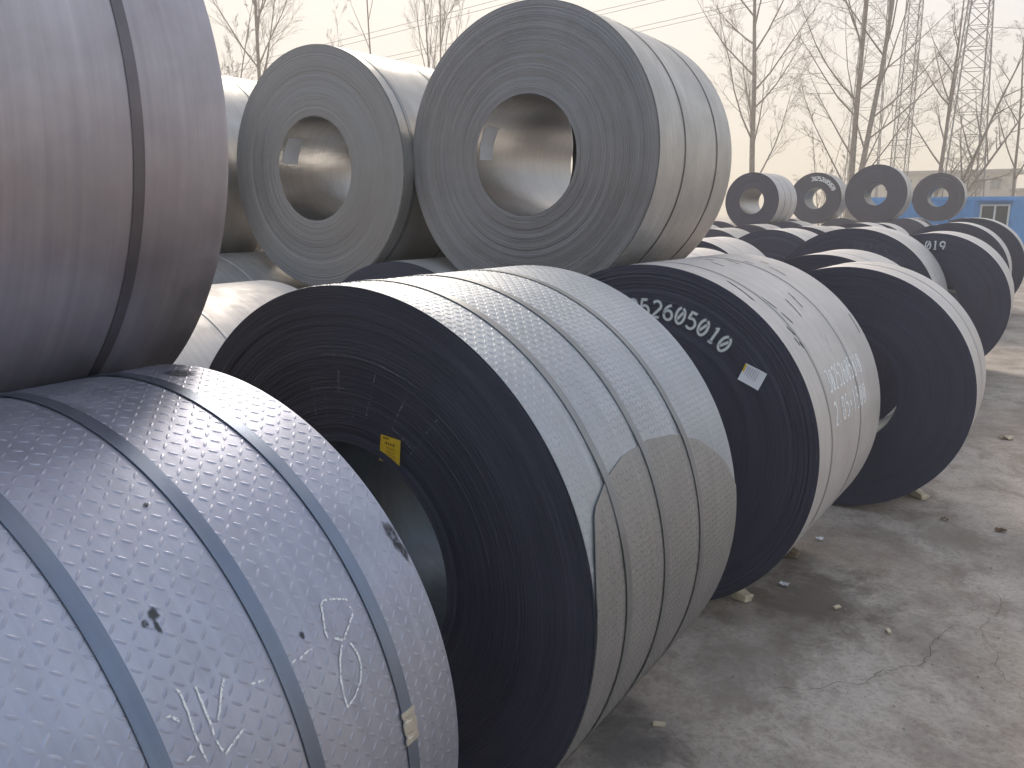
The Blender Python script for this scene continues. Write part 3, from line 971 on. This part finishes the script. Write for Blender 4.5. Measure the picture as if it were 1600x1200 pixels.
def chip(x, y, rz, l, w, label, mat='wood', name='wood_chip', cat='wood chip'):
    rng = random.Random(int(x * 100 + y * 10))
    mb = MB()
    mb.box((0, 0, .006), (l, w, .011), None, .003, rng)
    o = mb.build(name, M[mat], None, loc=(x * S, y * S, -0.008))
    o.rotation_euler = (0.05, 0.04, rz)
    tag(o, label, cat)
chip(-1.335, 3.44, .3, .055, .018, 'small pale wood chip lying alone on the concrete near the camera')
chip(-0.85, 5.2, 1.1, .05, .02, 'small pale wood chip on the dark patch of concrete')
chip(-0.52, 5.05, 2.0, .04, .015, 'tiny wood chip on the concrete right of the chocks')
def paper_scrap(x, y, s, label, seed, mat='paper'):
    rng = random.Random(seed)
    vv, ff = [], []
    n = 4
    for j in range(n + 1):
        for i in range(n + 1):
            vv.append(((i / n - .5) * s + rng.uniform(-.1, .1) * s, (j / n - .5) * s * .7 + rng.uniform(-.1, .1) * s, rng.uniform(.0, .35) * s + .002))
    for j in range(n):
        for i in range(n):
            a = j * (n + 1) + i
            ff.append((a, a + 1, a + n + 2, a + n + 1))
    o = link('litter_scrap', mesh('litter_scrap', vv, ff), M[mat], None, (x * S, y * S, -0.006))
    tag(o, label, 'litter')
paper_scrap(-1.22, 5.35, .055, 'crumpled pale plastic scrap beside the painted coil', 1)
paper_scrap(-1.2, 6.3, .05, 'small pale scrap of litter near the painted coil', 2)
paper_scrap(-0.02, 7.25, .065, 'curled dry brown leaf on the concrete at the right edge', 3, 'leaf')
paper_scrap(-0.42, 7.3, .05, 'brown dry leaf on the concrete beyond the crack', 4, 'leaf')
paper_scrap(-0.1, 10.4, .12, 'pale yellowish scrap of packing on the yard beside the far coils', 5, 'wood')

# pebbles and crumbs
rng = random.Random(77)
vv, ff = [], []
for _ in range(450):
    x, y = rng.uniform(-1.9, 2.2), rng.uniform(2.2, 13)
    s = rng.uniform(.003, .009) * (1.0 if rng.random() < .93 else 2.2)
    b = len(vv)
    for dx, dy, dz in ((1, 0, 0), (0, 1, 0), (-1, 0, 0), (0, -1, 0), (0, 0, 1), (0, 0, -1)):
        k = s * rng.uniform(.6, 1.2)
        vv.append((x + dx * k, y + dy * k, -.010 + dz * k * .7))
    for q in ((0, 1, 4), (1, 2, 4), (2, 3, 4), (3, 0, 4), (1, 0, 5), (2, 1, 5), (3, 2, 5), (0, 3, 5)):
        ff.append(tuple(b + k for k in q))
tag(link('gravel', mesh('gravel', vv, ff), M['stone']), 'scattered small pebbles and crumbs on the concrete yard', 'gravel', kind='stuff')

# cracks in the slab
def crack(pts, w, label, seed):
    rng = random.Random(seed)
    q = [Vector((x * S, y * S)) for x, y in pts]
    for _ in range(4):
        n = [q[0]]
        for a, b in zip(q, q[1:]):
            mid = (a + b) / 2 + Vector((-(b - a).y, (b - a).x)) * rng.uniform(-.16, .16)
            n += [mid, b]
        q = n
    vv, ff = [], []
    for i, p_ in enumerate(q):
        d = (q[min(i + 1, len(q) - 1)] - q[max(i - 1, 0)]).normalized()
        s = Vector((-d.y, d.x)) * w * rng.uniform(.3, 1.0) * min(1, 6 * i / len(q), 6 * (len(q) - 1 - i) / len(q) + .05)
        vv += [(p_.x + s.x, p_.y + s.y, .0015), (p_.x - s.x, p_.y - s.y, .0015)]
    for i in range(len(q) - 1):
        ff.append((2 * i, 2 * i + 1, 2 * i + 3, 2 * i + 2))
    o = link('crack', mesh('crack', vv, ff), M['crack'], bpy.data.objects['ground'])
crack([(-0.05, 5.45), (-0.28, 5.05), (-0.42, 4.6), (-0.72, 4.2), (-1.0, 3.95)], .0026, '', 1)
crack([(0.3, 4.6), (0.05, 5.1), (0.02, 5.6), (-.12, 6.2)], .0018, '', 2)

# ------------------------------------------------------------------ blue site cabins
def cabin(x0, x1, y, label, window=None, depth=2.4):
    H, z0 = 2.62, 0.14
    w = x1 - x0
    root = empty('site_cabin', ((x0 + x1) / 2, y, 0))
    tag(root, label, 'cabin', 'blue site cabins')
    mb = MB(); mb.box((0, depth / 2, z0 + H / 2), (w - .06, depth - .06, H - .08)); mb.build('wall', M['blue'], root)
    # ribs of the corrugated front and end, each its own
    n = int(w / .30)
    rib = MB().box((0, 0, 0), (.12, .03, H - .30)).build('rib', M['blue'], root)
    rib.location = (-w / 2 + .15, 0.018, z0 + H / 2)
    for i in range(1, n):
        xx = -w / 2 + .15 + i * w / n
        if window and abs(x0 + w / 2 + xx - window[0]) < window[1] / 2 + .1:
            continue
        c = rib.copy(); COL.objects.link(c); c.parent = root; c.location = (xx, 0.018, z0 + H / 2)
    for zz, hh in ((z0 + H - .07, .14), (z0 + .08, .16)):
        MB().box((0, depth / 2, zz), (w, depth, hh)).build('rail', M['blue_dark'] if zz < 1 else M['blue'], root)
    for xx in (-w / 2 + .07, w / 2 - .07):
        MB().box((xx, .068, z0 + H / 2), (.14, .14, H - .32)).build('corner_post', M['blue'], root)
    for xx in (-w / 2 + .3, 0, w / 2 - .3):
        MB().box((xx, depth / 2, z0 / 2), (.3, depth - .2, z0)).build('footing', M['roof'], root)
    if window:
        wx, ww, wz, wh = window[0] - (x0 + x1) / 2, window[1], window[2], window[3]
        wr = MB().box((wx, .004, wz), (ww, .03, wh)).build('window', M['curtain'], root)
        fr = MB()
        for a, b, c_, d in ((wx, wz + wh / 2, ww + .08, .07), (wx, wz - wh / 2, ww + .08, .07)):
            fr.box((a, -.03, b), (c_, .05, d))
        for a in (wx - ww / 2, wx + ww / 2, wx):
            fr.box((a, -.026, wz), (.07 if a != wx else .08, .05, wh - .07))
        fr.build('frame', M['frame_white'], wr)
        for a in (-1, 1):
            MB().box((wx + a * ww / 4, -.016, wz), (ww / 2 - .08, .006, wh - .08)).build('pane', M['glass'], wr)
        MB().box((wx, -.12, wz + wh / 2 + .16), (ww + .3, .24, .03)).build('awning', M['blue_dark'], wr)
CY = 40.4
cabin(-7.1, -3.5, CY, 'blue cabin seen through the bores of the far top coils')
cabin(-3.44, 2.6, CY + .05, 'blue cabin with a white sliding window at the right edge', (-1.83, 1.02, 1.88, 1.05))

# ------------------------------------------------------------------ cream building far behind
def building(name, x0, x1, y, h, label, cols, rows, group=None):
    root = empty(name, ((x0 + x1) / 2, y, 0))
    tag(root, label, 'building')
    w = x1 - x0
    MB().box((0, 5, h / 2), (w, 10, h)).build('wall', M['render'], root)
    MB().box((0, 4.9, h + .2), (w + 1.6, 11.4, .4)).build('roof', M['roof'], root)
    for cx in cols:
        for zz, hh in rows:
            f = MB().box((cx - (x0 + x1) / 2, -.02, zz), (1.35, .12, hh)).build('window', M['roof'], root)
            for a in (-.3, .3):
                MB().box((cx - (x0 + x1) / 2 + a, -.09, zz), (.5, .03, hh - .15)).build('pane', M['glass'], f)
            MB().box((cx - (x0 + x1) / 2, -.1, zz - hh / 2 - .08), (1.5, .25, .12)).build('sill', M['render'], f)
building('office_building', -22, -4.1, 131, 7.2, 'pale cream two-storey building with a flat roof behind the blue cabins', [-19.4, -17.2, -15, -12.8, -10.6, -8.4, -6.2], [(5.7, 1.5), (3.3, 1.5)])
building('office_wing', -3.7, 9, 129, 4.6, 'low cream building wing at the right edge beyond the blue cabin', [-2.4, -.2, 2.0, 4.2, 6.4], [(3.2, 1.5)])

# ------------------------------------------------------------------ bare trees
def tree(x, y, h, label, seed, stems=((0, 0, 1),), spread=0.55, dens=1.0, r0=0.17, first=0.2, twig_r=0.0075, group='bare winter trees'):
    rng = random.Random(seed)
    root = empty('bare_tree', (x, y, 0))
    tag(root, label, 'tree', group)
    wood, tw = MB(), MB()
    def branch(p, d, ln, r, lev, up):
        n = 7 if lev == 0 else (5 if lev == 1 else (3 if lev == 2 else 2))
        pts, rr = [p.copy()], [r]
        q, dd = p.copy(), d.copy()
        for i in range(n):
            dd = (dd + Vector((rng.uniform(-1, 1), rng.uniform(-1, 1), rng.uniform(-.6, .8))) * (.05 if lev == 0 else .11) + Vector((0, 0, up))).normalized()
            q = q + dd * (ln / n)
            pts.append(q.copy()); rr.append(max(twig_r * .6, r * (1 - .86 * (i + 1) / n)))
        for a, b, ra, rb in zip(pts, pts[1:], rr, rr[1:]):
            (wood if lev <= 1 else tw).tube(a, b, ra, rb, 7 if lev == 0 else (5 if lev == 1 else 3))
        if lev >= 4:
            return
        k = [int(24 * dens), int(11 * dens), 8, 4][lev]
        lo = first if lev == 0 else .18
        for i in range(k):
            t = lo + (1 - lo) * (i + rng.random()) / k
            s = min(n - 1, int(t * n)); f = t * n - s
            o = pts[s].lerp(pts[s + 1], f)
            ax = (pts[s + 1] - pts[s]).normalized()
            side = ax.orthogonal().normalized()
            side.rotate(Matrix.Rotation(rng.uniform(0, 2 * math.pi), 3, ax))
            ang = rng.uniform(.45, .95) * (spread / .55)
            nd = (ax * math.cos(ang) + side * math.sin(ang)).normalized()
            base = rr[s] + (rr[s + 1] - rr[s]) * f
            fall = (1.08 - t * .78) if lev == 0 else (1.05 - t * .6)
            l2 = ln * [.36, .42, .45, .5][lev] * fall * rng.uniform(.7, 1.25)
            branch(o, nd, l2, max(twig_r, min(base * .62, [.055, .022, .011, .008][lev])), lev + 1, [.10, .06, .03, .0][lev])
    for dx, dy, k in stems:
        branch(Vector((dx * .12, dy * .12, 0)), Vector((dx, dy, 1)).normalized(), h * k, r0 * (.6 + .4 * k), 0, .02)
    wood.build('trunk', M['bark'], root, True)
    tw.build('crown', M['twig'], root, True)
tree(-13.85, 46.4, 21, 'bare tree with one straight trunk just right of the largest top coil', 1, spread=.5, r0=.19, first=.14, dens=.9)
tree(-9.55, 50.2, 24, 'big bare tree with two diverging trunks above the second and largest far top coils', 2, stems=((-.03, 0, 1), (.14, 0, .95)), spread=.62, r0=.19, first=.12, dens=.75)
tree(-5.6, 52.5, 15, 'leaning bare tree with several stems in front of the lattice pylon', 3, stems=((.1, 0, 1), (.34, 0, .8), (.6, 0, .62)), spread=.6, r0=.15, first=.2, dens=.5)
tree(-1.6, 56, 15, 'sparse bare tree at the right edge behind the cabin', 4, spread=.55, r0=.10, dens=.4)
tree(-11.9, 55, 8, 'small bare thicket tree low between the first two big trees', 5, stems=((-.2, 0, 1), (.25, 0, .8), (0, 0, .7)), spread=.6, r0=.05, dens=.4)
tree(-39.9, 34.4, 23, 'bare tree with a forked trunk left of the smooth-ended top coil', 6, spread=.42, r0=.17, first=.35, dens=.8)
tree(-40.5, 31.6, 16, 'thin bare sapling at the edge of the near top coil', 7, stems=((-.1, 0, 1), (.15, 0, .9)), spread=.45, r0=.09, dens=.6)
tree(-37.5, 48.8, 23, 'slim bare tree with upswept branches behind the two middle top coils', 8, stems=((0, 0, 1), (-.10, 0, .95)), spread=.35, r0=.12, first=.35, dens=.6)
tree(-38.1, 42.6, 24, 'very thin bare tree standing like a pole above the smooth-ended coil', 9, spread=.3, r0=.09, first=.45, dens=.3)
tree(-48.7, 50.8, 17, 'small faint bare tree far off above the smooth-ended coil', 10, spread=.35, r0=.08, first=.4, dens=.4)

# ------------------------------------------------------------------ pylons and wires
def lattice(name, x, y, h, b0, b1, label, steps, rz=0.3, r=0.05, arms=()):
    root = empty(name, (x, y, 0), rz)
    tag(root, label, 'pylon')
    def corner(k, t):
        w = (b0 + (b1 - b0) * t) / 2
        sx, sy = ((-1, -1), (1, -1), (1, 1), (-1, 1))[k]
        return Vector((sx * w, sy * w, h * t))
    for k in range(4):
        MB().tube(corner(k, 0), corner(k, 1), r * 1.3, r, 5).build('leg', M['lattice'], root)
    mb = MB()
    for i in range(steps):
        t0, t1 = (i / steps) ** .85, ((i + 1) / steps) ** .85
        for k in range(4):
            l = (k + 1) % 4
            mb.tube(corner(k, t0), corner(l, t1), r * .6, r * .6, 3)
            mb.tube(corner(l, t0), corner(k, t1), r * .6, r * .6, 3)
            mb.tube(corner(k, t1), corner(l, t1), r * .6, r * .6, 3)
    mb.build('bracing', M['lattice'], root)
    for zz, ln in arms:
        a = MB()
        for s in (-1, 1):
            a.tube((0, -.3, zz), (s * ln, 0, zz + .1), r * .8, r * .5, 4)
            a.tube((0, .3, zz), (s * ln, 0, zz + .1), r * .8, r * .5, 4)
            a.tube((0, 0, zz + 1.0), (s * ln, 0, zz + .1), r * .7, r * .5, 4)
        a.build('crossarm', M['lattice'], root)
lattice('lattice_pylon', -5.6, 70.2, 27, 3.0, .35, 'tapering steel lattice pylon behind the leaning tree', 18, .25, .048, ((22.5, 3.5), (25, 2.6)))
lattice('lattice_mast', -9.2, 65.4, 36, 1.0, .7, 'slim upright lattice mast right of the twin-trunked tree', 34, .4, .03)
lattice('lattice_mast', -13.1, 73.6, 36, 2.6, .8, 'thin lattice mast seen through the twin-trunked tree', 22, .1, .032)

def wire(p0, p1, sag, label, r=0.022):
    p0, p1 = Vector(p0), Vector(p1)
    mb = MB()
    n = 24
    q = [p0.lerp(p1, i / n) - Vector((0, 0, sag * 4 * (i / n) * (1 - i / n))) for i in range(n + 1)]
    for a, b in zip(q, q[1:]):
        mb.tube(a, b, r, r, 4)
    o = mb.build('power_line', M['wire'])
    tag(o, label, 'power line', 'overhead power lines')
WIRES = [((-73.9, 55.46, 15.45), (-29.17, 64.07, 21.39), 'upper wire of the topmost pair crossing the sky above the smooth-ended coil'),
         ((-73.93, 55.43, 14.89), (-29.16, 64.08, 20.98), 'lower wire of the topmost pair crossing the sky above the smooth-ended coil'),
         ((-67.91, 62.65, 15.81), (-22.27, 66.78, 19.76), 'upper wire of the pair passing left of the largest top coil'),
         ((-67.93, 62.63, 15.31), (-22.26, 66.79, 19.44), 'lower wire of the pair passing left of the largest top coil'),
         ((-60.85, 69.54, 15.66), (-15.52, 68.67, 19.01), 'upper wire of the pair passing right of the largest top coil'),
         ((-60.86, 69.53, 15.21), (-15.49, 68.67, 18.65), 'lower wire of the pair passing right of the largest top coil'),
         ((-5.6, 70.2, 17.4), (12.0, 72.5, 15.6), 'highest wire right of the lattice pylon'),
         ((-5.6, 70.2, 17.0), (12.0, 72.5, 15.2), 'second wire right of the lattice pylon'),
         ((-5.6, 70.2, 15.0), (12.0, 72.5, 13.5), 'lowest wire right of the lattice pylon')]
for a_, b_, lb in WIRES:
    wire(a_, b_, 0.25, lb)

# ------------------------------------------------------------------ hazy air
hz = MB().box((0, 115, 21), (620, 390, 44)).build('haze', None)
tag(hz, kind='stuff')
hm = bpy.data.materials.new('haze_air')
hm.use_nodes = True
nt = hm.node_tree
nt.nodes.clear()
pv = nt.nodes.new('ShaderNodeVolumePrincipled')
pv.inputs['Color'].default_value = (1.0, 0.93, 0.85, 1)
pv.inputs['Density'].default_value = 0.0038
pv.inputs['Anisotropy'].default_value = 0.3
om = nt.nodes.new('ShaderNodeOutputMaterial')
nt.links.new(pv.outputs[0], om.inputs['Volume'])
hz.data.materials.append(hm)
